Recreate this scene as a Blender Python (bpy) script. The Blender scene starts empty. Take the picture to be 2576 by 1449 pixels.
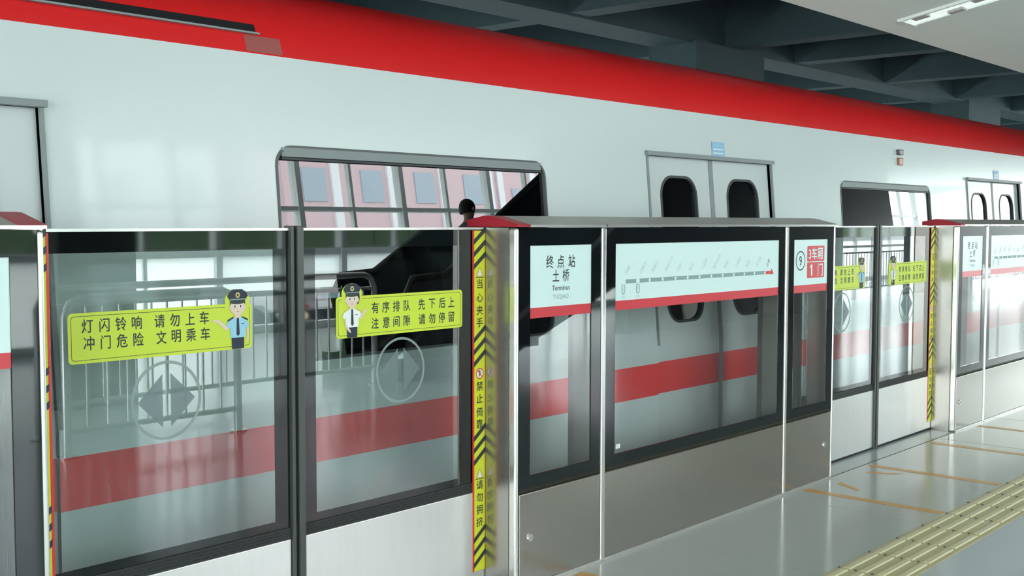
import bpy, bmesh, math, random
from mathutils import Matrix, Vector
random.seed(7)
R = math.radians
S = bpy.context.scene
COL = S.collection

# ------------------------------------------------------------------ camera
F, YAW, PIT, ROL, EYE = 2875.97, R(41.4907), R(3.3017), R(0.0933), 1.4473
fw = Vector((math.cos(YAW)*math.cos(PIT), math.sin(YAW)*math.cos(PIT), -math.sin(PIT)))
rt = Vector((math.sin(YAW), -math.cos(YAW), 0)); up = rt.cross(fw)
r2 = rt*math.cos(ROL)+up*math.sin(ROL); u2 = -rt*math.sin(ROL)+up*math.cos(ROL)
cam_d = bpy.data.cameras.new('camera'); cam = bpy.data.objects.new('camera', cam_d); COL.objects.link(cam)
cam_d.sensor_width = 36; cam_d.lens = F*36/2576; cam_d.clip_start = .05; cam_d.clip_end = 400
m = Matrix((r2, u2, -fw)).transposed().to_4x4(); m.translation = (0, 0, EYE); cam.matrix_world = m
S.camera = cam

# ------------------------------------------------------------------ world, light, exposure
S.view_settings.view_transform = 'Standard'; S.view_settings.look = 'None'
S.view_settings.gamma = 1; S.view_settings.use_curve_mapping = False
S.view_settings.exposure = 0.7
W = bpy.data.worlds.new('overcast_sky'); S.world = W; W.use_nodes = True
wn = W.node_tree.nodes; wl = W.node_tree.links
bg = wn['Background']; bg.inputs['Strength'].default_value = 7.0
tc = wn.new('ShaderNodeTexCoord'); sp = wn.new('ShaderNodeSeparateXYZ'); cr = wn.new('ShaderNodeValToRGB')
wl.new(tc.outputs['Generated'], sp.inputs[0]); wl.new(sp.outputs['Z'], cr.inputs[0]); wl.new(cr.outputs[0], bg.inputs['Color'])
cr.color_ramp.elements[0].position = 0.0; cr.color_ramp.elements[0].color = (.82, .925, .915, 1)
cr.color_ramp.elements[1].position = 0.8; cr.color_ramp.elements[1].color = (.94, 1.0, .975, 1)
def portal(name, loc, rot, sx, sy):
    l = bpy.data.lights.new(name, 'AREA'); l.shape = 'RECTANGLE'; l.size = sx; l.size_y = sy; l.energy = 1
    l.cycles.is_portal = True
    o = bpy.data.objects.new(name, l); COL.objects.link(o); o.location = loc; o.rotation_euler = rot
portal('facade_daylight', (12, -6.4, 2.2), (R(90), 0, 0), 44, 4.4)        # daylight through the glazed rear facade
portal('end_daylight_near', (-10.2, -1.5, 2.0), (R(90), 0, R(-90)), 9, 4)  # open ends of the platform
portal('end_daylight_far', (34.2, -1.5, 2.0), (R(90), 0, R(90)), 9, 4)

# ------------------------------------------------------------------ materials
def mat(name, col, rough=.5, metal=0, spec=.5, noise=0, nscale=8, coat=0, emit=0, ior=1.5, aniso=0, bump=0, bscale=3, stretch=(1, 1, 1), rnoise=0):
    m = bpy.data.materials.new(name); m.use_nodes = True; n = m.node_tree.nodes; l = m.node_tree.links
    p = n['Principled BSDF']; p.inputs['Base Color'].default_value = (*col, 1); p.inputs['Roughness'].default_value = rough
    p.inputs['Metallic'].default_value = metal; p.inputs['Specular IOR Level'].default_value = spec
    p.inputs['IOR'].default_value = ior; p.inputs['Coat Weight'].default_value = coat; p.inputs['Coat Roughness'].default_value = .05
    if emit:
        p.inputs['Emission Color'].default_value = (*col, 1); p.inputs['Emission Strength'].default_value = emit
    if noise or bump or rnoise:
        t = n.new('ShaderNodeTexCoord'); mp = n.new('ShaderNodeMapping'); mp.inputs['Scale'].default_value = stretch
        l.new(t.outputs['Object'], mp.inputs[0])
    if noise or rnoise:
        nz = n.new('ShaderNodeTexNoise'); nz.inputs['Scale'].default_value = nscale; nz.inputs['Detail'].default_value = 6
        l.new(mp.outputs[0], nz.inputs['Vector'])
    if noise:
        mx = n.new('ShaderNodeMix'); mx.data_type = 'RGBA'
        mx.inputs['A'].default_value = (*[c*(1-noise) for c in col], 1); mx.inputs['B'].default_value = (*[min(1, c*(1+noise)) for c in col], 1)
        l.new(nz.outputs['Fac'], mx.inputs['Factor']); l.new(mx.outputs['Result'], p.inputs['Base Color'])
    if rnoise:
        ma = n.new('ShaderNodeMath'); ma.operation = 'MULTIPLY_ADD'; ma.inputs[1].default_value = rnoise; ma.inputs[2].default_value = rough-rnoise/2
        l.new(nz.outputs['Fac'], ma.inputs[0]); l.new(ma.outputs[0], p.inputs['Roughness'])
    if bump:
        nb = n.new('ShaderNodeTexNoise'); nb.inputs['Scale'].default_value = bscale; nb.inputs['Detail'].default_value = 2
        b = n.new('ShaderNodeBump'); b.inputs['Strength'].default_value = bump; b.inputs['Distance'].default_value = .02
        l.new(mp.outputs[0], nb.inputs['Vector']); l.new(nb.outputs['Fac'], b.inputs['Height']); l.new(b.outputs[0], p.inputs['Normal'])
    if aniso:
        tg = n.new('ShaderNodeTangent'); tg.direction_type = 'RADIAL'; tg.axis = 'Z'
        l.new(tg.outputs[0], p.inputs['Tangent']); p.inputs['Anisotropic'].default_value = aniso
        p.inputs['Anisotropic Rotation'].default_value = .25
    return m
def glass(name, tint, boost):
    m = bpy.data.materials.new(name); m.use_nodes = True; n = m.node_tree.nodes; l = m.node_tree.links
    n.remove(n['Principled BSDF']); out = n['Material Output']
    tr = n.new('ShaderNodeBsdfTransparent'); tr.inputs[0].default_value = (*tint, 1)
    gl = n.new('ShaderNodeBsdfGlossy'); gl.inputs['Roughness'].default_value = .004
    fr = n.new('ShaderNodeFresnel'); fr.inputs[0].default_value = 1.5
    ge = n.new('ShaderNodeNewGeometry')
    a = n.new('ShaderNodeMath'); a.operation = 'MULTIPLY_ADD'; a.inputs[1].default_value = 1.8; a.inputs[2].default_value = boost; a.use_clamp = True
    b = n.new('ShaderNodeMath'); b.operation = 'SUBTRACT'; b.inputs[0].default_value = 1
    c = n.new('ShaderNodeMath'); c.operation = 'MULTIPLY'
    l.new(fr.outputs[0], a.inputs[0]); l.new(ge.outputs['Backfacing'], b.inputs[1]); l.new(a.outputs[0], c.inputs[0]); l.new(b.outputs[0], c.inputs[1])
    mx = n.new('ShaderNodeMixShader'); l.new(c.outputs[0], mx.inputs[0]); l.new(tr.outputs[0], mx.inputs[1]); l.new(gl.outputs[0], mx.inputs[2])
    l.new(mx.outputs[0], out.inputs[0]); return m
def frosted(name):
    m = bpy.data.materials.new(name); m.use_nodes = True; n = m.node_tree.nodes; l = m.node_tree.links
    n.remove(n['Principled BSDF']); t = n.new('ShaderNodeBsdfTranslucent'); t.inputs[0].default_value = (.9, .95, .95, 1)
    l.new(t.outputs[0], n['Material Output'].inputs[0]); return m
def film(name, col, fac):
    m = bpy.data.materials.new(name); m.use_nodes = True; n = m.node_tree.nodes; l = m.node_tree.links; p = n['Principled BSDF']
    p.inputs['Base Color'].default_value = (*col, 1); p.inputs['Roughness'].default_value = .5
    t = n.new('ShaderNodeBsdfTransparent'); x = n.new('ShaderNodeMixShader'); x.inputs[0].default_value = fac
    l.new(t.outputs[0], x.inputs[1]); l.new(p.outputs[0], x.inputs[2]); l.new(x.outputs[0], n['Material Output'].inputs[0]); return m
M = dict(frost=frosted('frosted_facade_glass'),
    silver=mat('silver_paint', (.66, .72, .71), .28, 0, .5, noise=.03, nscale=1.5, coat=.6, bump=.10, bscale=.9),
    silver_door=mat('silver_door_paint', (.62, .66, .66), .3, 0, .5, noise=.03, nscale=1.5, coat=.3),
    red=mat('red_paint', (.82, .022, .024), .3, 0, .5, noise=.05, nscale=2, coat=.3),
    stripe=mat('red_stripe_film', (.92, .03, .035), .35, 0, .5, noise=.05, nscale=2),
    winframe=mat('dark_grey_window_rim', (.10, .11, .11), .5, noise=.05),
    plate=mat('red_grey_plate', (.40, .11, .10), .4, noise=.05),
    gasket=mat('black_gasket', (.035, .04, .042), .5),
    joint=mat('grey_joint', (.25, .28, .28), .5),
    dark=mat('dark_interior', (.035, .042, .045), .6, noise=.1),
    slot=mat('black_recess', (.008, .008, .009), .9),
    steel=mat('dim_brushed_steel', (.42, .40, .37), .25, .85, noise=.05, nscale=14, stretch=(.6, 1, 9), aniso=.6, rnoise=.08),  # same metal as the door plates, coloured darker for its dimmer reflections
    kick=mat('lit_brushed_steel', (.84, .82, .815), .34, .75, noise=.04, nscale=10, stretch=(5, 1, .6), aniso=.6, rnoise=.08),  # same metal coloured lighter; the door plates' brighter reflections are in the colour
    bright=mat('polished_steel_trim', (.78, .77, .74), .22, .8, noise=.02),
    cap=mat('grey_cap_steel', (.42, .40, .37), .35, .6, noise=.06, nscale=6),
    frit=mat('black_glass_border', (.006, .008, .009), .03, 0, .5, noise=.1, ior=1.65),
    postgrey=mat('grey_inner_post', (.16, .155, .14), .5, noise=.1),
    edge=mat('olive_grey_profile', (.085, .09, .085), .4, .3, noise=.08),
    rubber=mat('black_rubber', (.01, .01, .01), .6, noise=.1),
    mesh=mat('black_grille', (.02, .022, .024), .5, noise=.4, nscale=60),
    capred=mat('red_plastic', (.42, .012, .03), .4, noise=.05),
    sign=mat('pale_sign_film', (.70, .86, .84), .35, noise=.02),
    signred=mat('red_sign_film', (.66, .045, .06), .35, noise=.03),
    ink=mat('black_print', (.03, .04, .04), .5, noise=.05), inkgrey=mat('grey_print', (.26, .37, .36), .5, noise=.05),
    inkfaint=mat('faint_grey_print', (.50, .64, .62), .5, noise=.05), white=mat('white_print', (.85, .88, .86), .5, noise=.03),
    yellow=mat('yellow_green_film', (.62, .74, .045), .35, noise=.04, nscale=4), tape=mat('yellow_tape', (.74, .79, .035), .4, noise=.04),
    tapered=mat('red_tape_edge', (.80, .05, .03), .4, noise=.04),
    skinp=mat('skin_print', (.80, .62, .50), .5, noise=.02), navy=mat('navy_print', (.012, .02, .045), .5, noise=.05),
    sky=mat('light_blue_print', (.33, .62, .78), .5, noise=.03), gold=mat('gold_print', (.62, .50, .12), .5, noise=.04),
    etched=film('grey_etched_film', (.17, .22, .23), .68), etchring=film('pale_etched_film', (.30, .36, .35), .75),
    bluefilm=mat('pale_blue_film', (.33, .52, .74), .4, noise=.1, nscale=40), amber=mat('amber_lens', (.32, .12, .07), .3, noise=.1),
    lampgrey=mat('dark_lens', (.10, .07, .09), .3, noise=.1),
    floor=mat('polished_grey_stone', (.50, .505, .48), .15, 0, .5, noise=.05, nscale=120, rnoise=.05),
    floor2=mat('pale_blue_grey_stone', (.52, .57, .60), .17, 0, .5, noise=.05, nscale=120, rnoise=.05),
    groove=mat('dark_floor_joint', (.10, .11, .11), .6), joint2=mat('grey_floor_joint', (.33, .34, .33), .4), edgestone=mat('grey_edge_stone', (.38, .42, .42), .18, 0, .5, noise=.05, nscale=100),
    tactile=mat('sand_yellow_tile', (.55, .48, .27), .42, noise=.06, nscale=20), rib=mat('sand_yellow_rib', (.68, .62, .40), .4, noise=.05, nscale=20),
    orange=mat('orange_floor_tape', (.62, .33, .09), .3, noise=.08, nscale=15),
    ceil=mat('off_white_ceiling', (.80, .80, .76), .6, noise=.02, nscale=3), lampw=mat('white_lamp_housing', (.86, .90, .87), .45, noise=.02),
    tube=mat('lit_lamp_tube', (.92, 1, .97), .5, emit=.35),
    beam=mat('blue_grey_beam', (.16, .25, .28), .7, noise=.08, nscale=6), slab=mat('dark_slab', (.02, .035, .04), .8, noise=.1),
    bed=mat('track_bed', (.10, .10, .10), .9, noise=.2), rail=mat('rail_steel', (.3, .28, .26), .3, .9, noise=.1),
    wall=mat('white_wall', (.72, .74, .73), .5, noise=.03), frame=mat('white_frame', (.80, .83, .84), .4, noise=.03),
    ss=mat('stainless_tube', (.50, .52, .52), .22, .9, noise=.04), black=mat('black_lacquer', (.012, .012, .014), .2, noise=.1),
    escal=mat('blue_black_cladding', (.02, .03, .045), .3, noise=.1), road=mat('pale_concrete_road', (.78, .80, .80), .8, noise=.08),
    hedge=mat('hedge_leaf', (.06, .11, .05), .8, noise=.5, nscale=6, bump=.8, bscale=10),
    brickred=mat('rose_render', (.64, .46, .50), .8, noise=.08), lilac=mat('lilac_render', (.78, .77, .82), .8, noise=.06),
    bwin=mat('grey_blue_building_glass', (.36, .42, .50), .3, noise=.1), wing=mat('dark_window_glass', (.06, .08, .10), .1, noise=.1), busblue=mat('navy_coach_paint', (.012, .018, .045), .2, coat=.5, noise=.1),
    lamp_on=mat('lit_headlamp', (1, .85, .55), .3, emit=6), chrome=mat('chrome_lens', (.8, .8, .8), .1, .6, noise=.03),
    orange_lamp=mat('amber_lamp_lens', (.8, .12, .01), .3, emit=1.2), teal=mat('teal_print', (.02, .25, .26), .5, noise=.05),
    skin=mat('skin', (.45, .29, .21), .5, noise=.04), hair=mat('black_hair', (.012, .011, .011), .6, noise=.3, nscale=50),
    cloth=mat('dark_grey_cloth', (.05, .055, .07), .8, noise=.1, nscale=40), jeans=mat('blue_denim', (.05, .07, .13), .8, noise=.15, nscale=60),
    pane=glass('clear_door_glass', (.85, .90, .89), .12), pane2=glass('clear_screen_glass', (.95, .965, .96), .07), tpane=glass('tinted_train_glass', (.13, .16, .16), .075), fpane=glass('clear_facade_glass', (.93, .97, .97), 0.0),
)

# ------------------------------------------------------------------ mesh helpers
class MB:
    def __init__(s): s.v = []; s.f = []; s.k = []; s.m = []
    def mi(s, n):
        if n not in s.m: s.m.append(n)
        return s.m.index(n)
    def face(s, pts, m):
        b = len(s.v); s.v += [tuple(p) for p in pts]; s.f.append(tuple(range(b, b+len(pts)))); s.k.append(s.mi(m)); return s
    def mesh(s, vs, fs, m):
        b = len(s.v); s.v += [tuple(p) for p in vs]; i = s.mi(m)
        for f in fs: s.f.append(tuple(q+b for q in f)); s.k.append(i)
        return s
    def box(s, x0, x1, y0, y1, z0, z1, m):
        v = [(x, y, z) for x in (x0, x1) for y in (y0, y1) for z in (z0, z1)]
        return s.mesh(v, [(0, 1, 3, 2), (4, 6, 7, 5), (0, 4, 5, 1), (2, 3, 7, 6), (0, 2, 6, 4), (1, 5, 7, 3)], m)
    def bar(s, p, q, w, h, m, up=(0, 0, 1)):
        p = Vector(p); q = Vector(q); d = (q-p).normalized(); a = d.cross(Vector(up)).normalized(); b = a.cross(d)
        v = [c+a*i*w/2+b*j*h/2 for c in (p, q) for i, j in ((-1, -1), (1, -1), (1, 1), (-1, 1))]
        return s.mesh(v, [(3, 2, 1, 0), (4, 5, 6, 7)]+[(i, (i+1) % 4, (i+1) % 4+4, i+4) for i in range(4)], m)
    def prism(s, prof, x0, x1, m):            # profile in (y, z), swept along X
        n = len(prof); v = [(x, y, z) for x in (x0, x1) for y, z in prof]
        return s.mesh(v, [tuple(range(n)), tuple(range(2*n-1, n-1, -1))]+[(i, i+n, (i+1) % n+n, (i+1) % n) for i in range(n)], m)
    def tube(s, pts, r, m, n=10, cap=True):
        pts = [Vector(p) for p in pts]; rr = r if isinstance(r, (list, tuple)) else [r]*len(pts)
        rings = []; ref = None
        for i, p in enumerate(pts):
            d = ((pts[min(i+1, len(pts)-1)]-p).normalized()+(p-pts[max(i-1, 0)]).normalized()).normalized()
            if ref is None: ref = d.orthogonal().normalized()
            ref = (ref-d*ref.dot(d)).normalized(); b = d.cross(ref)
            rings.append([p+(ref*math.cos(2*math.pi*k/n)+b*math.sin(2*math.pi*k/n))*rr[i] for k in range(n)])
        v = [q for g in rings for q in g]; f = []
        for i in range(len(pts)-1):
            for k in range(n): f.append((i*n+k, i*n+(k+1) % n, (i+1)*n+(k+1) % n, (i+1)*n+k))
        if cap: f += [tuple(range(n-1, -1, -1)), tuple(range(len(v)-n, len(v)))]
        return s.mesh(v, f, m)
    # --- flat print on a plane facing -Y at y
    def poly(s, uv, y, m): return s.face([(u, y, v) for u, v in uv], m)
    def rect(s, u0, v0, u1, v1, y, m): return s.poly([(u0, v0), (u1, v0), (u1, v1), (u0, v1)], y, m)
    def ell(s, cx, cz, rx, rz, y, m, n=24, a0=0, a1=360):
        k = n if a1-a0 == 360 else n+1
        return s.poly([(cx+rx*math.cos(R(a0+(a1-a0)*i/n)), cz+rz*math.sin(R(a0+(a1-a0)*i/n))) for i in range(k)], y, m)
    def ring(s, cx, cz, ro, ri, y, m, n=48):
        v = [(cx+q*math.cos(2*math.pi*i/n), y, cz+q*math.sin(2*math.pi*i/n)) for q in (ro, ri) for i in range(n)]
        return s.mesh(v, [(i, (i+1) % n, (i+1) % n+n, i+n) for i in range(n)], m)
    def loop(s, outer, inner, y, m):          # border between two outlines of equal length
        n = len(outer); return s.mesh([(u, y, v) for u, v in outer+inner], [(i, (i+1) % n, (i+1) % n+n, i+n) for i in range(n)], m)
    def text(s, t, u, v, size, y, m, sx=1, bold=.0, rot=0):
        vs, fs = glyphs(t); c, q = math.cos(R(rot)), math.sin(R(rot))
        for d in ((-bold, bold) if bold else (0,)): s.mesh([(u+((a+d)*sx*c-(b-d)*q)*size, y-d*.0005, v+((a+d)*sx*q+(b-d)*c)*size) for a, b in vs], fs, m)
        return s
    def build(s, name, parent=None, smooth=False, bevel=0, seg=2):
        me = bpy.data.meshes.new(name); me.from_pydata(s.v, [], s.f)
        for q in s.m: me.materials.append(M[q])
        me.polygons.foreach_set('material_index', s.k)
        if smooth:
            me.polygons.foreach_set('use_smooth', [True]*len(s.f))
        me.update()
        o = bpy.data.objects.new(name, me); COL.objects.link(o)
        if smooth:
            bm = bmesh.new(); bm.from_mesh(me); bmesh.ops.remove_doubles(bm, verts=bm.verts, dist=1e-5)
            bmesh.ops.recalc_face_normals(bm, faces=bm.faces)
            bm.to_mesh(me); bm.free(); me.set_sharp_from_angle(angle=R(35))
        if bevel:
            b = o.modifiers.new('bevel', 'BEVEL'); b.width = bevel; b.segments = seg; b.limit_method = 'ANGLE'
        if parent: o.parent = parent; o.matrix_parent_inverse = Matrix.Translation(-parent.location)
        return o
_g = {}
def glyphs(t, bold=0):
    if (t, bold) not in _g:
        cu = bpy.data.curves.new('lettering', 'FONT'); cu.body = t; cu.size = 1; cu.align_x = 'CENTER'; cu.align_y = 'CENTER'; cu.offset = 0
        cu.resolution_u = 3
        o = bpy.data.objects.new('lettering', cu); COL.objects.link(o); bpy.context.view_layer.update()
        me = bpy.data.meshes.new_from_object(o.evaluated_get(bpy.context.evaluated_depsgraph_get()))
        vs = [(v.co.x, v.co.y) for v in me.vertices]; fs = [tuple(p.vertices) for p in me.polygons]
        if vs:
            cx = (min(a for a, b in vs)+max(a for a, b in vs))/2; cy = (min(b for a, b in vs)+max(b for a, b in vs))/2
            vs = [(a-cx, b-cy) for a, b in vs]
        # faces should look towards -Y once (x, y) becomes (x, z)
        out = []
        for f in fs:
            ar = sum(vs[f[i]][0]*vs[f[(i+1) % len(f)]][1]-vs[f[(i+1) % len(f)]][0]*vs[f[i]][1] for i in range(len(f)))
            out.append(f if ar > 0 else f[::-1])
        _g[(t, bold)] = (vs, out)
        bpy.data.objects.remove(o); bpy.data.curves.remove(cu); bpy.data.meshes.remove(me)
    return _g[(t, bold)]
def rrect(x0, z0, x1, z1, r, n=6):
    o = []
    for cx, cz, a in ((x1-r, z0+r, -90), (x1-r, z1-r, 0), (x0+r, z1-r, 90), (x0+r, z0+r, 180)):
        o += [(cx+r*math.cos(R(a+90*i/n)), cz+r*math.sin(R(a+90*i/n))) for i in range(n+1)]
    return o
def corners(mb, x0, x1, z0, z1, r, off, m):
    o = rrect(x0-.002, z0-.002, x1+.002, z1+.002, r); n4 = len(o)//4; cs = [(x1, z0), (x1, z1), (x0, z1), (x0, z0)]
    for k in range(4):
        a = o[k*n4:(k+1)*n4]
        for p_, q_ in zip(a, a[1:]): mb.face([(u, ty(v)+off, v) for u, v in (cs[k], q_, p_)], m)
def tag(o, label=None, cat=None, group=None, kind=None):
    for k, v in (('label', label), ('category', cat), ('group', group), ('kind', kind)):
        if v: o[k] = v
    return o
def empty(name, loc, *a, **k):
    o = bpy.data.objects.new(name, None); COL.objects.link(o); o.location = loc; o.empty_display_size = .2
    bpy.context.view_layer.update(); return tag(o, *a, **k)
def struct(mb, name, parent=None, **k):
    o = mb.build(name, parent, **k); o['kind'] = 'structure'; return o
def copy_tree(o, shift, parent=None):
    c = o.copy(); COL.objects.link(c); inv = o.matrix_parent_inverse.copy()
    if parent: c.parent = parent; c.matrix_parent_inverse = inv
    else: c.location = o.location+Vector(shift)
    for ch in list(o.children): copy_tree(ch, shift, c)
    return c

# ------------------------------------------------------------------ setting
XL, XR = -10, 34
YF, YL, YT = 2.9045, 3.072, 3.385        # fixed screen face, sliding leaf face, train side
P = 4.6
struct(MB().box(XL, XR, -6.2, 1.81, -.3, 0, 'floor2').box(XL, XR, 2.105, YF, -.3, 0, 'floor').box(XL, XR, 1.81, 2.105, -.3, -.004, 'floor'), 'floor')
struct(MB().box(XL, XR, YF, 3.20, -.3, -.0005, 'edgestone').box(XL, XR, YF-.004, YF+.004, -.2, .0006, 'groove'), 'trim_1')
struct(MB().box(XL-.4, XR+.6, -6.2, 13.5, -1.5, -1.3, 'bed').box(XL, XR, 3.20, 3.25, -1.3, -.001, 'bed'), 'floor_track')
t = MB()
for k in range(0, 40):
    x = XL+k*1.1
    t.box(x-.003, x+.003, 2.107, YF-.006, -.01, .0005, 'joint2')
struct(t, 'trim_2')
# ceiling over the platform: low edge above the track, rising towards the hall
YE, ZE, SL = 2.95, 2.603, .181
yb = -6.3; zb = ZE+(YE-yb)*SL
struct(MB().prism([(YE, ZE), (YE, ZE+.16), (yb, zb+.16), (yb, zb)], XL, XR, 'ceil'), 'ceiling')
# dark roof over the track
ZB = 3.50
struct(MB().box(XL-.2, XR+.4, -6.5, 13.5, 4.75, 5.0, 'slab').box(XL-.2, XR+.4, -6.5, -6.3, zb, 4.75, 'slab'), 'ceiling_track')  # slab and rear fill carried unseen over the platform to shut out sky light
struct(MB().box(XL-.2, XR+.4, 13.3, 13.5, .35, 4.75, 'slab').box(XL-.2, XR+.4, 13.3, 13.5, -1.3, -.1, 'slab'), 'wall_far')  # low gap added behind the train so daylight reaches the beam soffits
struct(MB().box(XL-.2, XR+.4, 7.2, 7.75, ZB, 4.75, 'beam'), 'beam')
struct(MB().box(XL-.4, XL-.2, 3.3, 13.5, -1.3, 4.9, 'slab').box(XL-.4, XL-.2, -6.5, 3.3, zb-.3, 4.9, 'slab'), 'wall_lightblock_near'); struct(MB().box(XR+.4, XR+.6, 3.3, 13.5, -1.3, 4.9, 'slab').box(XR+.4, XR+.6, -6.5, 3.3, zb-.3, 4.9, 'slab'), 'wall_lightblock_far')  # end walls added out of view to keep sky light off the beams
tb = [.9, 3.7, 6.4, 9.13, 12.1, 13.83, 16.6, 19.4, 22.2, 25.0, 27.8, 30.6, 33.4]
for x in tb:
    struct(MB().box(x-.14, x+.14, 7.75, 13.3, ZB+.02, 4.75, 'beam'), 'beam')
for x in tb:
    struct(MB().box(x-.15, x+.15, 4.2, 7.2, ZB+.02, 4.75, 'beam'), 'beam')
for x in [3.475, 12.025, 20.575, 29.125]:
    struct(MB().box(x-.775, x+.775, 7.15, 7.8, -1.3, ZB+.02, 'beam'), 'column')

# ------------------------------------------------------------------ platform ceiling lamp (transverse trough)
def trough(x, label):
    e = empty('ceiling_lamp', (x, 2.7, ZE+.25*SL), label, 'ceiling lamp', 'ceiling lamp troughs across the platform')
    z = lambda y: ZE+(YE-y)*SL
    ya, yz = 2.78, -1.6
    h = MB()
    for s in (-1, 1): h.face([(x+s*.11, ya, z(ya)-.012), (x+s*.085, ya, z(ya)-.012), (x+s*.085, yz, z(yz)-.012), (x+s*.11, yz, z(yz)-.012)], 'lampw').bar((x+s*.097, ya, z(ya)-.006), (x+s*.097, yz, z(yz)-.006), .025, .02, 'lampw')
    h.bar((x-.11, ya, z(ya)-.006), (x+.11, ya, z(ya)-.006), .03, .02, 'lampw')
    h.build('housing', e)
    MB().bar((x, ya, z(ya)-.003), (x, yz, z(yz)-.003), .17, .004, 'tube').build('diffuser', e)
    y = ya-.06; k = 0
    while y > yz:
        s = 1 if k % 2 else -1
        MB().bar((x+s*.05, y, z(y)-.010), (x+s*.05, y-.085, z(y-.085)-.010), .065, .018, 'cap').build('baffle', e)
        y -= .17; k += 1
    return e
trough(6.66, 'white lamp trough with stepped baffles in the sloping white ceiling')

# ------------------------------------------------------------------ train
def ty(z): return YT if z < .8 else YT+(z-.8)*math.tan(R(5))
def side(mb, x0, x1, z0, z1, off, m, nz=1):
    for i in range(nz):
        a = z0+(z1-z0)*i/nz; b = z0+(z1-z0)*(i+1)/nz
        mb.face([(x0, ty(a)+off, a), (x1, ty(a)+off, a), (x1, ty(b)+off, b), (x0, ty(b)+off, b)], m)
TX0, TX1 = -2.4, 16.8
doors = [1.05+P*k for k in range(4)]; wins = [-1.25, 3.37, 8.02, 12.6, 16.0]
tr = empty('metro_train', (TX0, 4.8, -1.1), 'silver metro train with red roof edge and red waist stripe standing beyond the glass screens', 'train')
DW, WW = .655, .775
holes = [(d-DW, d+DW, -.02, 1.80) for d in doors]+[(w-(WW if w < 15 else .4), w+(WW if w < 15 else .4), .925, 1.73) for w in wins]
xs = sorted({TX0, TX1} | {h[0] for h in holes} | {h[1] for h in holes if h[1] < TX1}); zs = [-1.0, -.02, .54, .708, .80, .925, 1.73, 1.80, 2.06]
b = MB()
for i in range(len(xs)-1):
    for j in range(len(zs)-1):
        cx = (xs[i]+xs[i+1])/2; cz = (zs[j]+zs[j+1])/2
        if any(h[0] < cx < h[1] and h[2] < cz < h[3] for h in holes): continue
        if .54 < cz < .708: st = MB(); side(st, xs[i], xs[i+1], zs[j], zs[j+1], 0, 'stripe'); st.build('waist_stripe', tr)
        else: side(b, xs[i], xs[i+1], zs[j], zs[j+1], 0, 'silver')
YC = 4.83
pr_ = [(ty(2.06), 2.06), (3.515, 2.12), (3.545, 2.19), (3.60, 2.265), (3.68, 2.325), (3.78, 2.37), (3.92, 2.405), (4.2, 2.45), (YC, 2.475)]
full = pr_+[(2*YC-y, z) for y, z in pr_[-2::-1]]
far = [(2*YC-ty(z), z) for z in (2.06, .8, -1.0)]
b.face([(TX1, y, z) for y, z in full+far[1:]+[(YT, -1.0), (YT, .8)]][::-1], 'silver'); b.face([(TX0, y, z) for y, z in full+far[1:]+[(YT, -1.0), (YT, .8)]], 'silver')
for (y0, z0), (y1, z1) in zip(far, far[1:]): b.face([(TX0, y0, z0), (TX1, y0, z0), (TX1, y1, z1), (TX0, y1, z1)], 'silver')
b.face([(TX0, YT, -1.0), (TX0, 2*YC-YT, -1.0), (TX1, 2*YC-YT, -1.0), (TX1, YT, -1.0)], 'dark')
for w in wins: corners(b, w-(WW if w < 15 else .4), w+(WW if w < 15 else .4), .925, 1.73, .078, 0, 'silver')
b.build('body_shell', tr)
rf = MB()
for (y0, z0), (y1, z1) in zip(full, full[1:]): rf.face([(TX0, y0, z0), (TX1, y0, z0), (TX1, y1, z1), (TX0, y1, z1)], 'red')
tag(rf.build('roof', tr, smooth=True), 'red curved roof')
sl = MB(); sl.face([(TX0+.2, 3.523, 2.140), (2.56, 3.523, 2.140), (2.56, 3.537, 2.172), (TX0+.2, 3.537, 2.172)], 'slot').box(TX0+.2, 2.56, 3.50, 3.535, 2.132, 2.1385, 'joint')
tag(sl.build('roof_slot', tr), 'black slot in the red roof edge')
tag(MB().face([(2.50, 3.4965, 2.066), (2.66, 3.4965, 2.066), (2.66, 3.517, 2.128), (2.50, 3.517, 2.128)], 'plate').build('roof_plate', tr), 'grey plate on the red roof edge')
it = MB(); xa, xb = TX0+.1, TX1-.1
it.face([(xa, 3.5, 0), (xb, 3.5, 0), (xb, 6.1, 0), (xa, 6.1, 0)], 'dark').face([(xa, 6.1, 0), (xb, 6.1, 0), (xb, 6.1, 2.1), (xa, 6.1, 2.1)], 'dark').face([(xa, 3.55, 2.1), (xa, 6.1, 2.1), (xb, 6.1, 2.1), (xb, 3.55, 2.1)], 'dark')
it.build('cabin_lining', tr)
for w in wins[1:4]:
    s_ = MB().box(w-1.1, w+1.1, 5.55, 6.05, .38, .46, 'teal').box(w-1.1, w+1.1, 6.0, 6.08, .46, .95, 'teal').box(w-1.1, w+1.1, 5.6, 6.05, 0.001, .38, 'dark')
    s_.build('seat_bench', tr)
def pane_frame(x0, x1, z0, z1, wd, r, parent, nm, off=-.004, m='gasket', deep=.03):
    o = rrect(x0-.002, z0-.002, x1+.002, z1+.002, r+wd); i_ = rrect(x0+wd, z0+wd, x1-wd, z1-wd, r); n = len(o)
    q = MB(); V = [(u, ty(v)+off, v) for u, v in o]+[(u, ty(v)+off, v) for u, v in i_]+[(u, ty(v)+deep, v) for u, v in i_]+[(u, ty(v)+deep, v) for u, v in o]
    fs = []
    for k in range(n):
        l_ = (k+1) % n
        fs += [(k, l_, l_+n, k+n), (k+n, l_+n, l_+2*n, k+2*n), (k+3*n, l_+3*n, l_, k)]
    fo_ = q.mesh(V, fs, m).build(nm, parent)
    return fo_
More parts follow.
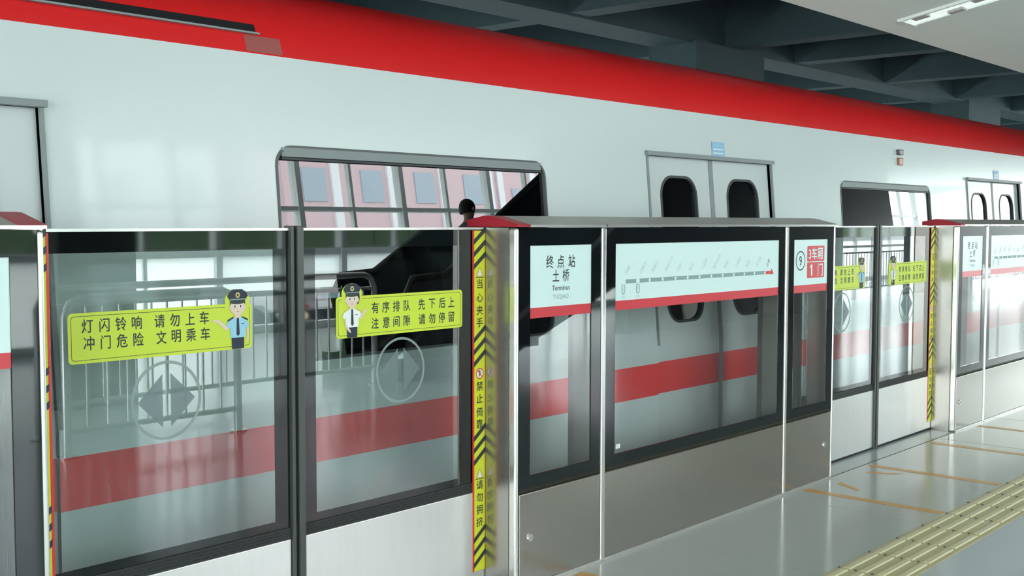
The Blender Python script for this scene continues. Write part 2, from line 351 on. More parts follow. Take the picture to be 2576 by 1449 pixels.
for w in wins:
    hw = WW if w < 15 else .4
    f = pane_frame(w-hw, w+hw, .925, 1.73, .008, .07, tr, 'window_frame', m='winframe')
    q = MB(); a, c = .925, 1.73
    q.face([(w-hw, ty(a)+.012, a), (w+hw, ty(a)+.012, a), (w+hw, ty(c)+.012, c), (w-hw, ty(c)+.012, c)], 'tpane'); q.build('window_pane', f)
    MB().bar((w-hw+.03, ty(1.68)+.004, 1.682), (w+hw-.03, ty(1.68)+.004, 1.682), .012, .008, 'gasket').bar((w-hw+.03, ty(1.7)+.002, 1.706), (w+hw-.03, ty(1.7)+.002, 1.706), .01, .034, 'joint').build('hopper_bar', f)
for d in doors:
    q = MB(); zt = 1.80
    q.bar((d-DW-.02, ty(zt)-.006, zt+.012), (d+DW+.02, ty(zt)-.006, zt+.012), .03, .022, 'joint')
    for s in (-1, 1): q.bar((d+s*(DW+.006), ty(0)-.002, .0), (d+s*(DW+.006), ty(.8)-.002, .8), .012, .014, 'joint').bar((d+s*(DW+.006), ty(.8)-.002, .8), (d+s*(DW+.006), ty(zt)-.002, zt), .012, .014, 'joint')
    q.build('door_frame', tr)
    for s in (-1, 1):
        lf = MB(); a, c = sorted((d+s*.006, d+s*DW)); wx0, wx1 = sorted((d+s*.16, d+s*.52)); off = .022
        X = [a, wx0, wx1, c]; Z = [0, .54, .708, .8, .905, 1.70, zt]
        for i in range(3):
            for j in range(6):
                if i == 1 and j == 4: continue
                side(lf, X[i], X[i+1], Z[j], Z[j+1], off, 'stripe' if j == 1 else 'silver_door')
        corners(lf, wx0, wx1, .905, 1.70, .112, off-.0005, 'silver_door')
        leaf = lf.build('door_leaf', tr)
        pf = pane_frame(wx0, wx1, .905, 1.70, .012, .10, leaf, 'door_window_frame', off=.018, deep=.05)
        MB().face([(wx0, ty(.905)+.034, .905), (wx1, ty(.905)+.034, .905), (wx1, ty(1.7)+.034, 1.7), (wx0, ty(1.7)+.034, 1.7)], 'tpane').build('door_window_pane', leaf)
    MB().face([(d-.022, ty(0)+.02, 0), (d+.022, ty(0)+.02, 0), (d+.022, ty(.8)+.02, .8), (d-.022, ty(.8)+.02, .8)], 'joint').face([(d-.022, ty(.8)+.02, .8), (d+.022, ty(.8)+.02, .8), (d+.022, ty(zt)+.02, zt), (d-.022, ty(zt)+.02, zt)], 'joint').build('door_seal', tr)
    q = MB(); q.face([(d-.01, ty(1.82)-.002, 1.825), (d+.13, ty(1.82)-.002, 1.825), (d+.13, ty(1.9)-.002, 1.905), (d-.01, ty(1.9)-.002, 1.905)], 'bluefilm')
    for k in range(3): q.face([(d+.005, ty(1.84)-.003, 1.838+k*.022), (d+.115, ty(1.84)-.003, 1.838+k*.022), (d+.115, ty(1.85)-.003, 1.846+k*.022), (d+.005, ty(1.85)-.003, 1.846+k*.022)], 'sign' if k < 2 else 'sky')
    tag(q.build('door_sticker', tr), 'light blue notice sticker above the door')
il = MB(); il.box(8.21, 8.29, ty(1.9)-.02, ty(1.9)+.01, 1.945, 1.985, 'lampgrey').box(8.21, 8.29, ty(1.9)-.02, ty(1.9)+.01, 1.87, 1.925, 'amber')
tag(il.build('side_lamp', tr, bevel=.006), 'small dark and amber side lamps')

# ------------------------------------------------------------------ fixed screen unit
UA, UB, S1, S2, D_ = 3.326, 6.013, 3.866, 5.468, .0135
INNER = ((3.913, 4.05), (5.573, 5.745), (5.985, 6.03))
def fixed_unit():
    e = empty('platform_screen', (3.306, YF, 0), 'steel and glass platform screen carrying the full route map, between the two sliding doorways', 'platform screen', 'fixed platform screens')
    panels = [(UA, S1-D_, 3.392, 3.784), (S1+D_, S2-D_, 3.953, 5.385), (S2+D_, UB, 5.55, 5.94)]
    for a, b_, g0, g1 in panels:
        MB().box(a, b_, YF+.004, YF+.012, .381, 1.425, 'pane2').build('glass_panel', e)
        fr = MB()
        for (x0, x1, z0, z1) in ((a, g0, .381, 1.425), (g1, b_, .381, 1.425), (g0, g1, .381, .447), (g0, g1, 1.355, 1.425)):
            fr.box(x0, x1, YF, YF+.005, z0, z1, 'frit')
        tag(fr.build('glass_border', e), 'black border of the glass')
        MB().box(a+.002, b_-.002, YF-.001, YF+.03, .012, .379, 'steel').build('kick_plate', e, bevel=.003)
        MB().box(a, b_, YF-.008, YF+.02, .0005, .012, 'bright').build('base_trim', e)
    for x in (S1, S2): MB().box(x-D_, x+D_, YF-.006, YF+.03, .0005, 1.424, 'bright').build('divider_strip', e, bevel=.004)
    MB().box(3.306, UA, YF-.002, YF+.04, .0005, 1.425, 'bright').build('corner_post', e, bevel=.012, seg=4)
    MB().box(UB, UB+.02, YF-.002, YF+.04, .0005, 1.425, 'bright').build('corner_post', e, bevel=.012, seg=4)
    MB().box(3.309, 3.316, YF+.04, YL-.006, .0005, 1.425, 'steel').build('side_panel', e)
    MB().box(UB+.009, UB+.016, YF+.04, YL-.006, .0005, 1.425, 'steel').build('side_panel', e)
    for x0, x1 in INNER: MB().box(x0, x1, 3.10, 3.13, .001, 1.42, 'postgrey').build('inner_post', e)
    MB().box(3.306, UB+.02, 3.132, 3.16, .001, .36, 'postgrey').build('inner_beam', e)
    prof = [(YF-.016, 1.427), (YF-.016, 1.437), (3.03, 1.470), (3.065, 1.472), (3.16, 1.455), (3.16, 1.427)]
    MB().prism(prof, 3.375, UB+.02, 'cap').box(3.375, UB+.02, YF-.018, YF-.0155, 1.4275, 1.4365, 'bright').box(S1-.002, S1+.002, YF-.02, YF-.01, 1.427, 1.438, 'frit').build('top_cap', e)
    tag(MB().prism([(y, z+.001) for y, z in prof], 3.300, 3.375, 'capred').build('end_cap', e, bevel=.003), 'red end cap')
    for x in (3.391, 5.932):
        MB().tube([(x, YF-.001, .20), (x, YF-.007, .20)], [.016, .014], 'bright', 18).tube([(x, YF-.007, .20), (x, YF-.0085, .20)], .007, 'cap', 14).build('lock_cover', e)
    y = YF+.0028
    # terminus sign
    s = MB().rect(3.392, 1.11, 3.784, 1.355, y, 'sign').rect(3.392, 1.069, 3.784, 1.11, y, 'signred')
    for c, x in zip('终点站', (3.515, 3.584, 3.655)): s.text(c, x, 1.289, .056, y-.0004, 'ink', .85, .012)
    for c, x in zip('土桥', (3.553, 3.617)): s.text(c, x, 1.233, .053, y-.0004, 'ink', .85, .012)
    s.text('Terminus', 3.586, 1.183, .029, y-.0004, 'ink', 1.03, .008).text('TUQIAO', 3.584, 1.146, .025, y-.0004, 'inkgrey', 1.05, .004)
    tag(s.build('terminus_sign', e), 'pale sign reading 终点站 土桥 Terminus TUQIAO over a red band')
    # route map
    s = MB().rect(3.953, 1.11, 5.385, 1.355, y, 'sign').rect(3.953, 1.069, 5.385, 1.11, y, 'signred')
    s.rect(4.03, 1.182, 5.243, 1.200, y-.0003, 'inkgrey').rect(5.243, 1.182, 5.31, 1.198, y-.0004, 'signred').poly([(5.30, 1.178), (5.335, 1.183), (5.31, 1.212)], y-.0005, 'signred')
    names = ['四惠', '四惠东', '高碑店', '传媒大学', '双桥', '管庄', '八里桥', '通州北苑', '果园', '九棵树', '梨园', '临河里', '土桥']
    xs_ = [4.013, 4.121, 4.211, 4.314, 4.418, 4.52, 4.623, 4.727, 4.831, 4.933, 5.036, 5.136, 5.243]
    for k, (nm, x) in enumerate(zip(names, xs_)):
        last = k == 12
        s.ell(x, 1.191, .014 if k < 2 else .008, .014 if k < 2 else .008, y-.0006, 'sign', 16)
        L = .026*len(nm)
        s.text(nm, x+.012+L*.36, 1.222+L*.36, .023, y-.0004, 'ink' if last else 'inkfaint', 1, .004, 48)
        if k < 2:
            s.loop(rrect(x-.013, 1.136, x+.013, 1.180, .012), rrect(x-.008, 1.141, x+.008, 1.175, .007), y-.0005, 'inkgrey').text('1', x, 1.158, .025, y-.0005, 'inkgrey').text('换乘', x, 1.124, .014, y-.0004, 'inkfaint')
    tag(s.build('route_map', e), 'pale route map with grey line and red arrow over a red band')
    MB().rect(3.966, .468, 3.997, .487, y, 'white').text('8-1', 3.981, .478, .012, y-.0004, 'inkgrey').build('small_sticker', e)
    # car number sign
    s = MB().rect(5.55, 1.11, 5.94, 1.355, y, 'sign').rect(5.55, 1.069, 5.94, 1.11, y, 'signred')
    s.ring(5.627, 1.242, .053, .046, y-.0004, 'ink').text('9', 5.627, 1.241, .075, y-.0004, 'ink', .9, .01)
    s.poly(rrect(5.702, 1.235, 5.905, 1.32, .008), y-.0004, 'signred').poly(rrect(5.702, 1.145, 5.905, 1.231, .008), y-.0004, 'signred')
    s.text('3车厢', 5.803, 1.278, .072, y-.0008, 'sign', .95, .014).text('门', 5.857, 1.188, .075, y-.0008, 'sign', .95, .014).poly([(5.748, 1.157), (5.763, 1.157), (5.763, 1.220), (5.752, 1.220), (5.734, 1.208), (5.736, 1.198), (5.748, 1.205)], y-.0008, 'sign')
    tag(s.build('car_number_sign', e), 'pale sign with a circled 9 and red 3车厢 1门 plates over a red band')
    return e
unit = fixed_unit()
u0 = copy_tree(unit, (-P, 0, 0)); q = MB().prism([(YF-.0165, 1.427), (YF-.0165, 1.438), (3.03, 1.471), (3.065, 1.473), (3.161, 1.456), (3.161, 1.427)], UB-P-.055, UB-P+.022, 'capred').build('end_cap', u0); q['label'] = 'red end cap'
u0['label'] = 'platform screen with red end cap, left of the nearer sliding doorway'
u2_ = copy_tree(unit, (P, 0, 0)); u2_['label'] = 'farthest platform screen, with bright fence reflections, right of the small distant doorway'

# ------------------------------------------------------------------ sliding leaves
SE = 2.370
def officer(s, cx, y, k, woman):
    # printed guard: k scales, cx centre, feet cut at the sticker's lower border (z = 1.041)
    P2 = lambda pts, m, d: s.poly([(cx+a*k, 1.041+b) for a, b in pts], y-d, m)
    E2 = lambda a, b, ra, rb, m, d, a0=0, a1=360: s.ell(cx+a*k, 1.041+b, ra*k, rb, y-d, m, 20, a0, a1)
    P2([(-.024, .0), (.024, .0), (.025, .037), (-.025, .037)], 'navy', .0010)
    shirt = 'white' if woman else 'sky'
    P2([(-.030, .036), (.030, .036), (.032, .07), (.040, .062), (.046, .072), (.036, .094), (.012, .102), (-.012, .102), (-.036, .094), (-.046, .074), (-.038, .066), (-.030, .07)], shirt, .0012)
    P2([(-.011, .112), (.011, .112), (.011, .100), (0, .092), (-.011, .100)], 'skinp', .0014)
    P2([(-.004, .099), (.004, .099), (.007, .047), (0, .040), (-.006, .047)], 'navy', .0016)
    for q in (-1, 1): P2([(q*.016, .104), (q*.040, .094), (q*.040, .088), (q*.018, .098)][::-q], 'gold' if woman else 'navy', .0018)
    P2([(.014, .078), (.026, .079), (.026, .081), (.014, .080)], 'navy', .0018)
    if woman:   # arm raised to the right, other hand at the front
        E2(.025, .142, .012, .026, 'hair', .0011)
        P2([(.036, .070), (.046, .062), (.066, .088), (.074, .092), (.070, .097), (.060, .096), (.044, .083)], 'skinp', .0015)
        P2([(-.046, .074), (-.038, .066), (-.034, .040), (-.016, .020), (-.006, .016), (-.010, .028), (-.026, .044), (-.032, .060)], 'skinp', .0017)
    else:       # arm stretched out to the left
        P2([(-.036, .066), (-.044, .075), (-.074, .096), (-.098, .098), (-.100, .093), (-.078, .087), (-.046, .060)], 'skinp', .0015)
        P2([(.034, .068), (.045, .070), (.046, .045), (.040, .018), (.034, .022), (.038, .046)], 'skinp', .0011)
    E2(0, .134, .029, .028, 'skinp', .0016)
    for q in (-1, 1):
        E2(q*.011, .136, .0055, .006, 'white', .0018); E2(q*.011, .136, .003, .0045, 'ink', .0020)
        P2([(q*.005, .1445), (q*.017, .1455), (q*.017, .147), (q*.005, .1465)][::q], 'hair', .0018)
        E2(q*.029, .132, .004, .007, 'skinp', .0013)
    P2([(-.0015, .129), (.0015, .129), (0, .126)], 'gold', .0018); P2([(-.006, .119), (0, .117), (.006, .119), (0, .1195)], 'capred', .0018)
    P2([(-.030, .150), (.030, .150), (.030, .140), (.026, .146), (-.026, .146), (-.030, .140)], 'hair', .0018)
    P2([(-.029, .150), (.029, .150), (.030, .158), (-.030, .158)], 'ink', .0020)
    E2(0, .150, .030, .007, 'ink', .0021, 180, 360)
    P2([(-.032, .157), (.032, .157), (.041, .170), (.034, .181), (.018, .190), (-.018, .190), (-.034, .181), (-.041, .170)], 'navy', .0022)
    P2([(-.031, .157), (.031, .157), (.032, .160), (-.032, .160)], 'inkgrey', .0024)
    E2(0, .172, .009, .009, 'gold', .0024); E2(0, .172, .004, .004, 'navy', .0026)
def tape(s, x0, x1, y):
    w = x1-x0; s.box(x0, x1, y+.0002, y+.002, .06, 1.414, 'tapered'); a, b_ = x0+.009, x1-.009
    s.rect(a, .061, b_, 1.413, y, 'tape'); cx = (a+b_)/2
    for z0, z1 in ((1.26, 1.405), (.875, 1.018), (.483, .627), (.072, .222)):
        for k in range(3):
            zc = z0+(z1-z0)*(k/3); d = .052
            s.poly([(a-.004, zc), (b_+.003, zc+d), (b_+.003, zc+d+.021), (a-.004, zc+.021)], y-.0004, 'ink')
    for z in (1.252, .452): s.poly([(cx-.022, z-.020), (cx+.022, z-.020), (cx, z+.022)], y-.0004, 'gold').poly([(cx-.014, z-.015), (cx+.014, z-.015), (cx, z+.012)], y-.0006, 'white').rect(cx-.024, z-.024, cx+.024, z-.021, y-.0005, 'ink')
    s.ell(cx, .850, .022, .022, y-.0004, 'white').ring(cx, .850, .022, .018, y-.0005, 'tapered', 28).poly([(cx-.015, .863), (cx-.012, .866), (cx+.015, .838), (cx+.012, .835)], y-.0006, 'tapered')
    s.ell(cx, .860, .004, .004, y-.0005, 'ink', 10).poly([(cx-.006, .838), (cx-.002, .838), (cx+.003, .846), (cx+.006, .854), (cx-.003, .856), (cx-.003, .846)], y-.0005, 'ink')
    for t_, zz in (('当心夹手', (1.205, 1.151, 1.101, 1.052)), ('禁止倚靠', (.800, .751, .697, .649)), ('请勿拥挤', (.406, .356, .307, .256))):
        for c, z in zip(t_, zz): s.text(c, cx, z, .040, y-.0004, 'ink', 1, .012)
def notice(x0, x1, rows, head, k, woman):
    y = YL+.0024; s = MB(); o = rrect(x0, 1.040, x1, 1.186, .014)
    s.poly(o, y, 'yellow').ell(head, 1.196, .047, .036, y-.0001, 'yellow', 28)
    s.loop(rrect(x0+.009, 1.049, x1-.009, 1.177, .010), rrect(x0+.0105, 1.0505, x1-.0105, 1.1755, .009), y-.0004, 'ink')
    s.poly([(head-.046*1, 1.172), (head+.046, 1.172), (head+.046, 1.182), (head-.046, 1.182)], y-.0006, 'yellow')
    for t_, xs_, z in rows:
        for c, x in zip(t_, xs_): s.text(c, x, z, .043, y-.0004, 'ink', .86, .014)
    officer(s, head, y-.0004, k, woman)
    return s
def leaf(left):
    sx = -1 if left else 1
    if left: x0, x1 = 1.395, SE-.002; nm = 'left leaf'
    else: x0, x1 = SE+.006, 3.335
    lab = 'left glass leaf of the nearer sliding doorway, with the blue-shirted officer notice' if left else 'right glass leaf of the nearer sliding doorway, with the white-shirted officer notice'
    e = empty('sliding_door', ((x0+x1)/2, YL, 0), lab, 'door', 'sliding platform door leaves')
    MB().box(x0, x1, YL+.004, YL+.012, .381, 1.418, 'pane').build('glass_panel', e)
    fr = MB().box(x0, x1, YL+.003, YL+.0045, 1.357, 1.418, 'frit')
    if left: fr.box(2.292, 2.352, YL+.003, YL+.0045, .381, 1.357, 'frit').box(x0, 2.292, YL+.003, YL+.0045, .420, .449, 'frit')
    else: fr.box(2.405, 2.465, YL+.003, YL+.0045, .381, 1.357, 'frit').box(2.465, x1, YL+.003, YL+.0045, .420, .449, 'frit').box(3.161, x1, YL+.003, YL+.0045, .449, 1.357, 'frit')
    tag(fr.build('glass_border', e), 'black border of the glass')
    g = MB(); a, c = (x0, 2.352) if left else (2.405, x1)
    g.box(a, c, YL-.001, YL+.005, .381, .420, 'mesh')
    k = a
    while k < c-.05:
        for r_, dz in enumerate((.388, .398, .408)): g.box(k+.012*(r_ % 2), k+.012*(r_ % 2)+.026, YL-.002, YL-.0005, dz, dz+.004, 'rubber')
        k += .034
    g.build('lower_grille', e)
    MB().box(x0, x1, YL-.002, YL+.02, 1.418, 1.4265, 'bright').build('top_rail', e)
    MB().box(a, c, YL-.002, YL+.02, .012, .380, 'kick').build('kick_plate', e, bevel=.003)
    MB().box(x0, x1, YL, YL+.018, .0005, .012, 'rubber').build('floor_seal', e)
    q = MB()
    if left: q.box(2.354, SE-.003, YL-.012, YL+.026, .001, 1.434, 'edge').box(SE-.003, SE+.001, YL-.004, YL+.022, .001, 1.428, 'rubber')
    else: q.box(SE+.009, 2.405, YL-.016, YL+.026, .001, 1.434, 'edge').box(SE+.003, SE+.009, YL-.004, YL+.022, .001, 1.428, 'rubber')
    q.build('meeting_edge', e, bevel=.003)
    t_ = MB(); tape(t_, *((1.446, 1.526) if left else (3.238, 3.317)), YL-.0035); tag(t_.build('warning_tape', e), 'yellow and black warning tape with red edges')
    if left:
        s = notice(1.580, 2.205, [('灯闪铃响请勿上车', (1.639, 1.692, 1.744, 1.795, 1.871, 1.923, 1.976, 2.027), 1.1475), ('冲门危险文明乘车', (1.643, 1.695, 1.747, 1.800, 1.876, 1.927, 1.979, 2.030), 1.0975)], 2.150, .95, False)
    else:
        s = notice(2.555, 3.185, [('有序排队先下后上', (2.736, 2.787, 2.839, 2.892, 2.967, 3.021, 3.075, 3.124), 1.140), ('注意间隙请勿停留', (2.735, 2.789, 2.839, 2.891, 2.968, 3.021, 3.073, 3.124), 1.0845)], 2.627, .95, True)
    tag(s.build('notice_sticker', e), 'yellow-green notice sticker with an officer figure')
    cx, cz = (1.892, .904) if left else (2.860, .904); y = YL+.0026
    d = MB().ring(cx, cz, .121, .112, y, 'etchring', 56).poly([(cx-.014, cz-.082), (cx-.014, cz+.082), (cx-.098, cz)], y, 'etched').poly([(cx+.014, cz+.082), (cx+.014, cz-.082), (cx+.098, cz)], y, 'etched')
    tag(d.build('opening_symbol', e), 'grey ring with two outward arrowheads')
    return e
dl, dr = leaf(True), leaf(False)
c = copy_tree(dl, (P, 0, 0)); c['label'] = 'left glass leaf of the distant doorway, beside the car number sign 9'
c = copy_tree(dr, (P, 0, 0)); c['label'] = 'right glass leaf of the distant doorway, between its dark meeting edge and the far red cap'

# ------------------------------------------------------------------ tactile tiles and floor tape
t = MB(); w = .297
t.box(.001, w-.001, 1.812, 2.103, -.004, .003, 'tactile')
for k in range(4):
    yc = 1.85+k*.0725
    for a, c_, z0, z1 in ((yc-.017, yc+.017, .003, .0075),):
        p = [(a, z0), (a+.005, z1), (c_-.005, z1), (c_, z0)]; t.prism(p[::-1], .012, w-.012, 'rib')
    t.tube([(.004, yc+.030, .003), (.004, yc+.030, .0075)], .006, 'groove', 8)
t0 = t.build('tactile_tile'); t0.location.x = 5.036-w*14
tag(t0, 'sand yellow ribbed tactile tile in the guiding strip along the grey floor', 'tactile tile', 'tactile tiles of the guiding strip')
for k in range(1, 44):
    o = t0.copy(); COL.objects.link(o); o.location.x = t0.location.x+k*w
def tapeline(pts, label):
    tag(MB().mesh([(x, y, z) for z in (.0006, .0016) for x, y in pts], [tuple(range(len(pts)-1, -1, -1)), tuple(range(len(pts), 2*len(pts)))]+[(i, (i+1) % len(pts), (i+1) % len(pts)+len(pts), i+len(pts)) for i in range(len(pts))], 'orange').build('floor_line'), label, 'floor marking', 'orange queue markings')
ql = {6.97-1.325: 'orange queue line on the floor running from the car number sign corner', 6.97-.49: 'orange queue line on the floor from the middle of the distant doorway', 6.97+.45: 'faint orange queue line on the floor before the distant yellow tape', 2.37+1.29: 'orange line end on the floor at the foot of the route map screen', 6.97+1.3: 'faint orange queue line before the farthest screen'}
for x, l_ in ql.items(): tapeline([(x-.03, 2.12), (x+.03, 2.12), (x+.03, 2.87), (x-.03, 2.87)], l_)
for x, s, l_ in ((5.90, 1, 'left orange arrowhead on the floor before the distant doorway'), (6.30, -1, 'right orange arrowhead on the floor before the distant doorway')):
    tapeline([(x+s*.04, 2.80), (x-s*.04, 2.66), (x-s*.09, 2.64), (x-s*.01, 2.80)][::s], l_)

# ------------------------------------------------------------------ hall behind the platform (seen in the glass)
zc = zb-.03
struct(MB().box(XL, 2.2, -6.1, -6.0, 0, zb-.03, 'wall'), 'wall_lightblock_rear')  # added out of view to block part of the facade light
struct(MB().box(12.0, 18.9, -3.0, -2.8, 0, ZE+(YE+2.9)*SL, 'escal'), 'wall_added_dark')  # dark wall added to darken the fixed panels' reflections and kick plates
zz = ZE+(YE+2.9)*SL; struct(MB().box(22.0, 24.3, -3.0, -2.8, 0, 2.0, 'escal').box(24.3, XR, -3.0, -2.8, .56, 2.0, 'escal').box(18.9, 23.0, -3.0, -2.8, 2.0, zz, 'escal'), 'wall_added_openings')  # added dark wall; its openings are shaped for bright and dark reflections
k = 1; x = XL
while x < XR-1:
    f = MB(); x2 = x+2.03
    f.box(x, x+.09, -6.25, -6.10, .0, zc, 'frame').box(x+.09, x2, -6.23, -6.12, .0, .10, 'frame').box(x+.09, x2, -6.23, -6.12, 1.0, 1.09, 'frame').box(x+.09, x2, -6.23, -6.12, 2.35, 2.41, 'frame').box(x+.09, x2, -6.23, -6.12, 3.3, 3.36, 'frame').box(x+1.03, x+1.08, -6.22, -6.13, .1, zc, 'frame')
    o = f.build('window_%d' % k); o['kind'] = 'structure'
    zl = .55 if 8.9 < x+1 < 11.6 else .1
    MB().face([(x+.09, -6.18, .1 if zl > .2 else 1.05), (x+.09, -6.18, zc), (x2, -6.18, zc), (x2, -6.18, .1 if zl > .2 else 1.05)], 'fpane').build('glass', o)
    MB().face([(x+.09, -6.165, zl), (x+.09, -6.165, 1.0), (x2, -6.165, 1.0), (x2, -6.165, zl)], 'frost').build('frosted_panel', o)
    x = x2; k += 1
struct(MB().box(-25, 70, -60, -6.3, -1.0, -.8, 'road'), 'ground')
struct(MB().box(4.2, 4.85, -2.75, -2.15, 0, zb, 'black'), 'column')
def railing(x0, x1, y, label, legs, tubes=True):
    e = empty('guard_railing', (x0, y, 0), label, 'railing')
    r = .12; q = [(x0, y, .012), (x0, y, .98-r), (x0+r*.3, y, .98-r*.3), (x0+r, y, .98), (x1-r, y, .98), (x1-r*.3, y, .98-r*.3), (x1, y, .98-r), (x1, y, .012)]
    MB().tube(q, .028, 'ss', 12).build('top_rail', e, smooth=True)
    MB().tube([(x0, y, .86), (x1, y, .86)], .018, 'ss').tube([(x0, y, .16), (x1, y, .16)], .018, 'ss').build('cross_rail', e, smooth=True)
    n = int((x1-x0)/.13)
    for i in range(1, n): xx = x0+(x1-x0)*i/n; MB().tube([(xx, y, .16), (xx, y, .86)], .009, 'ss', 8).build('picket', e)
    for xx in legs: MB().tube([(xx, y, .0005), (xx, y, .012)], .06, 'ss', 16).build('base_flange', e)
    return e
railing(3.38, 4.62, -.46, 'stainless stair railing with rounded corners standing on the platform', (3.38, 4.62))
railing(3.55, 6.8, -1.5, 'stainless stair railing further back behind the first railing', (3.55, 6.8))
railing(14.5, 33, -3.6, 'long stainless picket railing before the glazed facade', (14.5, 20, 26, 33))
# escalator rising to the right, one rider
e = empty('escalator', (7.4, -1.9, 0), 'dark clad escalator rising beside the glazed facade', 'escalator')
H = lambda x: max(0, .577*(x-7.62))
XE = 12.6
for y0 in (-1.42, -2.42):
    MB().prism([(y0-.06, 0), (y0+.06, 0), (y0+.06, .2), (y0-.06, .2)], 7.0, 7.62, 'escal').mesh([(x_, y_, z_) for x_, lo, hi in ((7.62, 0, .2), (XE, max(0, H(XE)-1.1), H(XE)+.2)) for y_ in (y0-.06, y0+.06) for z_ in (lo, hi)], [(0, 1, 3, 2), (4, 6, 7, 5), (0, 4, 5, 1), (2, 3, 7, 6), (1, 5, 7, 3), (0, 2, 6, 4)], 'escal').build('side_cladding', e)
    MB().face([(7.2, y0, .2), (7.62, y0, .2), (XE, y0, H(XE)+.2), (XE, y0, H(XE)+.9), (7.62, y0, .92), (7.2, y0, .9)], 'wing').build('balustrade', e)
    MB().tube([(7.15, y0, .55), (7.1, y0, .75), (7.2, y0, .93), (7.62, y0, .95), (XE, y0, H(XE)+.95)], .04, 'rubber', 10).build('handrail', e, smooth=True)
    MB().bar((7.62, y0+.07, .21), (XE, y0+.07, H(XE)+.21), .02, .05, 'bright').build('skirt_trim', e)
n = 0; x = 7.62
while x < XE-.4:
    MB().box(x, x+.36, -2.34, -1.5, max(0.0, H(x)-.18), H(x)+.03, 'postgrey').build('step', e); x += .347
pp = empty('car', (10.7, -8.9, -.8), 'dark navy car with one lit headlamp parked outside the glazed facade', 'car')
prof = [(-6.98, -.45), (-6.93, .0), (-7.0, .18), (-7.25, .27), (-8.1, .36), (-8.85, .78), (-10.3, .80), (-11.1, .35), (-11.25, .0), (-11.2, -.45)]
MB().prism(prof, 9.72, 11.62, 'busblue').build('body', pp, bevel=.06)
MB().face([(9.85, -8.12, .40), (11.49, -8.12, .40), (11.4, -8.80, .765), (9.94, -8.80, .765)], 'wing').build('windscreen', pp)
for x in (9.87, 10.28): MB().tube([(x, -6.99, .10), (x, -6.92, .10)], .06, 'chrome' if x < 10 else 'lamp_on', 18).build('headlamp', pp)
MB().box(10.18, 10.36, -6.96, -6.91, .20, .26, 'orange_lamp').build('indicator', pp)
for x in (9.83, 11.51):
    for y in (-7.75, -10.4): MB().tube([(x-.1, y, -.48), (x+.1, y, -.48)], .32, 'rubber', 24).build('wheel', pp)
h = MB(); 
for i in range(60):
    x = -10+i*1.2; hh = 1.25+.2*math.sin(i*1.7)+.15*math.sin(i*.63)
    h.mesh([(x+dx*(.9+.1*math.sin(i)), -15+dy, -.8+dz*hh) for dx, dy, dz in ((-.8, .8, 0), (.8, .8, 0), (.8, -.8, 0), (-.8, -.8, 0), (-.6, .55, 2), (.6, .6, 2.1), (.6, -.6, 2), (-.6, -.6, 2.1))], [(0, 1, 5, 4), (1, 2, 6, 5), (2, 3, 7, 6), (3, 0, 4, 7), (4, 5, 6, 7)], 'hedge')
tag(h.build('hedge'), 'dark green hedge beyond the road outside', 'hedge', kind='stuff')
def building(x0, x1, y, h_, m, label):
    e = empty('apartment_building', ((x0+x1)/2, y, -1), label, 'building', 'buildings outside the facade')
    MB().box(x0, x1, y-10, y, -1, h_, m).build('wall', e)
    nx = int((x1-x0)/3)
    for i in range(nx):
        xx = x0+(x1-x0)*(i+.5)/nx
        MB().box(xx+1.0, xx+1.5, y, y+.15, -1, h_, 'lilac').build('pilaster', e)
        for j in range(int((h_+1)/3)):
            MB().box(xx-.7, xx+.7, y, y+.06, .2+j*3, 1.8+j*3, 'bwin').build('window', e)
building(14, 31, -38, 17, 'lilac', 'lilac rendered apartment building outside the facade')
building(32.5, 47, -35, 20, 'brickred', 'rose rendered apartment building outside the facade')
building(48, 60, -38, 14, 'brickred', 'lower rose rendered apartment building outside the facade')

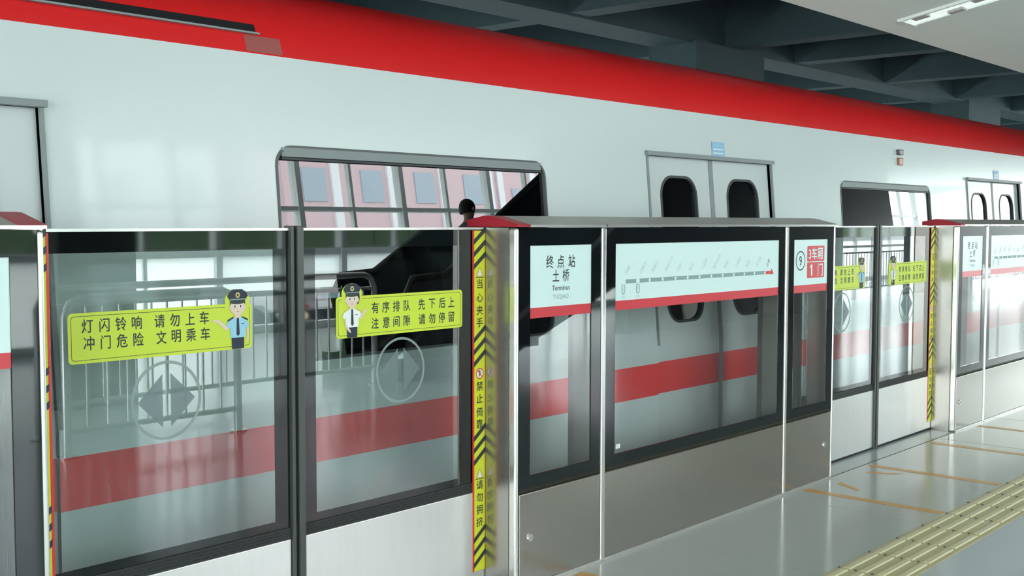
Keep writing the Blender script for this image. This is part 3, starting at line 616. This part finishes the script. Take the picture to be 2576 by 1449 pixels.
# rider on the escalator (seen as a dark head in the train window)
def person():
    px, py, pz = 9.32, -1.92, H(9.3)+.03
    e = empty('person', (px, py, pz), 'person in a dark jacket riding the escalator', 'person')
    J = {'pel': (0, 0, .90), 'sp': (0, 0, 1.08), 'ch': (.01, 0, 1.26), 'nk': (.02, 0, 1.40), 'hd0': (.03, 0, 1.46), 'hd1': (.035, 0, 1.535), 'hd2': (.03, 0, 1.60)}
    Rd = {'pel': (.14, .11), 'sp': (.125, .10), 'ch': (.15, .11), 'nk': (.055, .055), 'hd0': (.06, .055), 'hd1': (.088, .075), 'hd2': (.07, .06)}
    Ed = [('pel', 'sp'), ('sp', 'ch'), ('ch', 'nk'), ('nk', 'hd0'), ('hd0', 'hd1'), ('hd1', 'hd2')]
    for s, n_ in ((1, 'l'), (-1, 'r')):
        J.update({'sh'+n_: (.01, s*.17, 1.31), 'el'+n_: (.02, s*.22, 1.06), 'wr'+n_: (.16, s*.21, .90), 'ha'+n_: (.22, s*.21, .88), 'hp'+n_: (0, s*.09, .86), 'kn'+n_: (.03, s*.095, .48), 'an'+n_: (0, s*.095, .08), 'to'+n_: (.15, s*.10, .035)})
        Rd.update({'sh'+n_: (.06, .06), 'el'+n_: (.042, .042), 'wr'+n_: (.028, .028), 'ha'+n_: (.032, .02), 'hp'+n_: (.09, .09), 'kn'+n_: (.06, .06), 'an'+n_: (.04, .04), 'to'+n_: (.035, .03)})
        Ed += [('ch', 'sh'+n_), ('sh'+n_, 'el'+n_), ('el'+n_, 'wr'+n_), ('wr'+n_, 'ha'+n_), ('pel', 'hp'+n_), ('hp'+n_, 'kn'+n_), ('kn'+n_, 'an'+n_), ('an'+n_, 'to'+n_)]
        for fi in range(5):
            a, b_ = 'f%d%s' % (fi, n_), 'g%d%s' % (fi, n_); yy = s*(.21+(fi-2)*.016)
            if fi == 4: J[a] = (.20, s*.18, .875); J[b_] = (.235, s*.165, .86)
            else: J[a] = (.265, yy, .865); J[b_] = (.295, yy, .84-.004*fi)
            Rd[a] = (.009, .009); Rd[b_] = (.008, .008); Ed += [('ha'+n_, a), (a, b_)]
    ks = list(J); me = bpy.data.meshes.new('body'); me.from_pydata([Vector(J[k_])+Vector((px, py, pz)) for k_ in ks], [(ks.index(a), ks.index(b_)) for a, b_ in Ed], [])
    for m_ in ('cloth', 'jeans', 'skin'): me.materials.append(M[m_])
    o = bpy.data.objects.new('body', me); COL.objects.link(o); sk = o.modifiers.new('skin', 'SKIN'); sk.use_smooth_shade = True
    for i, k_ in enumerate(ks): me.skin_vertices[0].data[i].radius = Rd[k_]
    me.skin_vertices[0].data[0].use_root = True
    sb = o.modifiers.new('sub', 'SUBSURF'); sb.levels = sb.render_levels = 2
    bpy.context.view_layer.update(); dg = bpy.context.evaluated_depsgraph_get(); m2 = bpy.data.meshes.new_from_object(o.evaluated_get(dg))
    for m_ in ('cloth', 'jeans', 'skin'):
        if M[m_].name not in [q.name for q in m2.materials if q]: m2.materials.append(M[m_])
    idx = {q.name: i for i, q in enumerate(m2.materials) if q}
    for p_ in m2.polygons:
        z_ = p_.center.z-pz; out_ = p_.center.x-px
        p_.material_index = idx[M['skin'].name] if z_ > 1.40 or (out_ > .14 and .8 < z_ < .95) else (idx[M['jeans'].name] if z_ < .86 else idx[M['cloth'].name])
    b_ = bpy.data.objects.new('body', m2); COL.objects.link(b_); b_.parent = e; b_.matrix_parent_inverse = Matrix.Translation(-e.location); bpy.data.objects.remove(o)
    hr = MB(); n_ = 14; v = []
    for i in range(9):
        th = R(-12+i*102/8)
        for k_ in range(n_):
            a = 2*math.pi*k_/n_; back = -.012 if math.cos(a) < .3 else .0
            v.append((px+.025+.098*math.cos(th)*math.cos(a)+back, py+.085*math.cos(th)*math.sin(a), pz+1.555+.105*math.sin(th)-(.04 if math.cos(a) < .3 and i == 0 else 0)))
    hr.mesh(v, [(i*n_+k_, i*n_+(k_+1) % n_, (i+1)*n_+(k_+1) % n_, (i+1)*n_+k_) for i in range(8) for k_ in range(n_)], 'hair').build('hair', e, smooth=True)
    fc = MB()
    for s in (-1, 1):
        fc.tube([(px+.108, py+s*.03, pz+1.54), (px+.116, py+s*.03, pz+1.54)], .010, 'ink', 8).tube([(px+.03, py+s*.078, pz+1.53), (px+.03, py+s*.092, pz+1.535)], [.026, .02], 'skin', 10)
    fc.tube([(px+.112, py, pz+1.535), (px+.132, py, pz+1.505)], [.008, .013], 'skin', 8).bar((px+.106, py-.022, pz+1.475), (px+.106, py+.022, pz+1.475), .01, .007, 'capred')
    fc.build('face', e)
person()
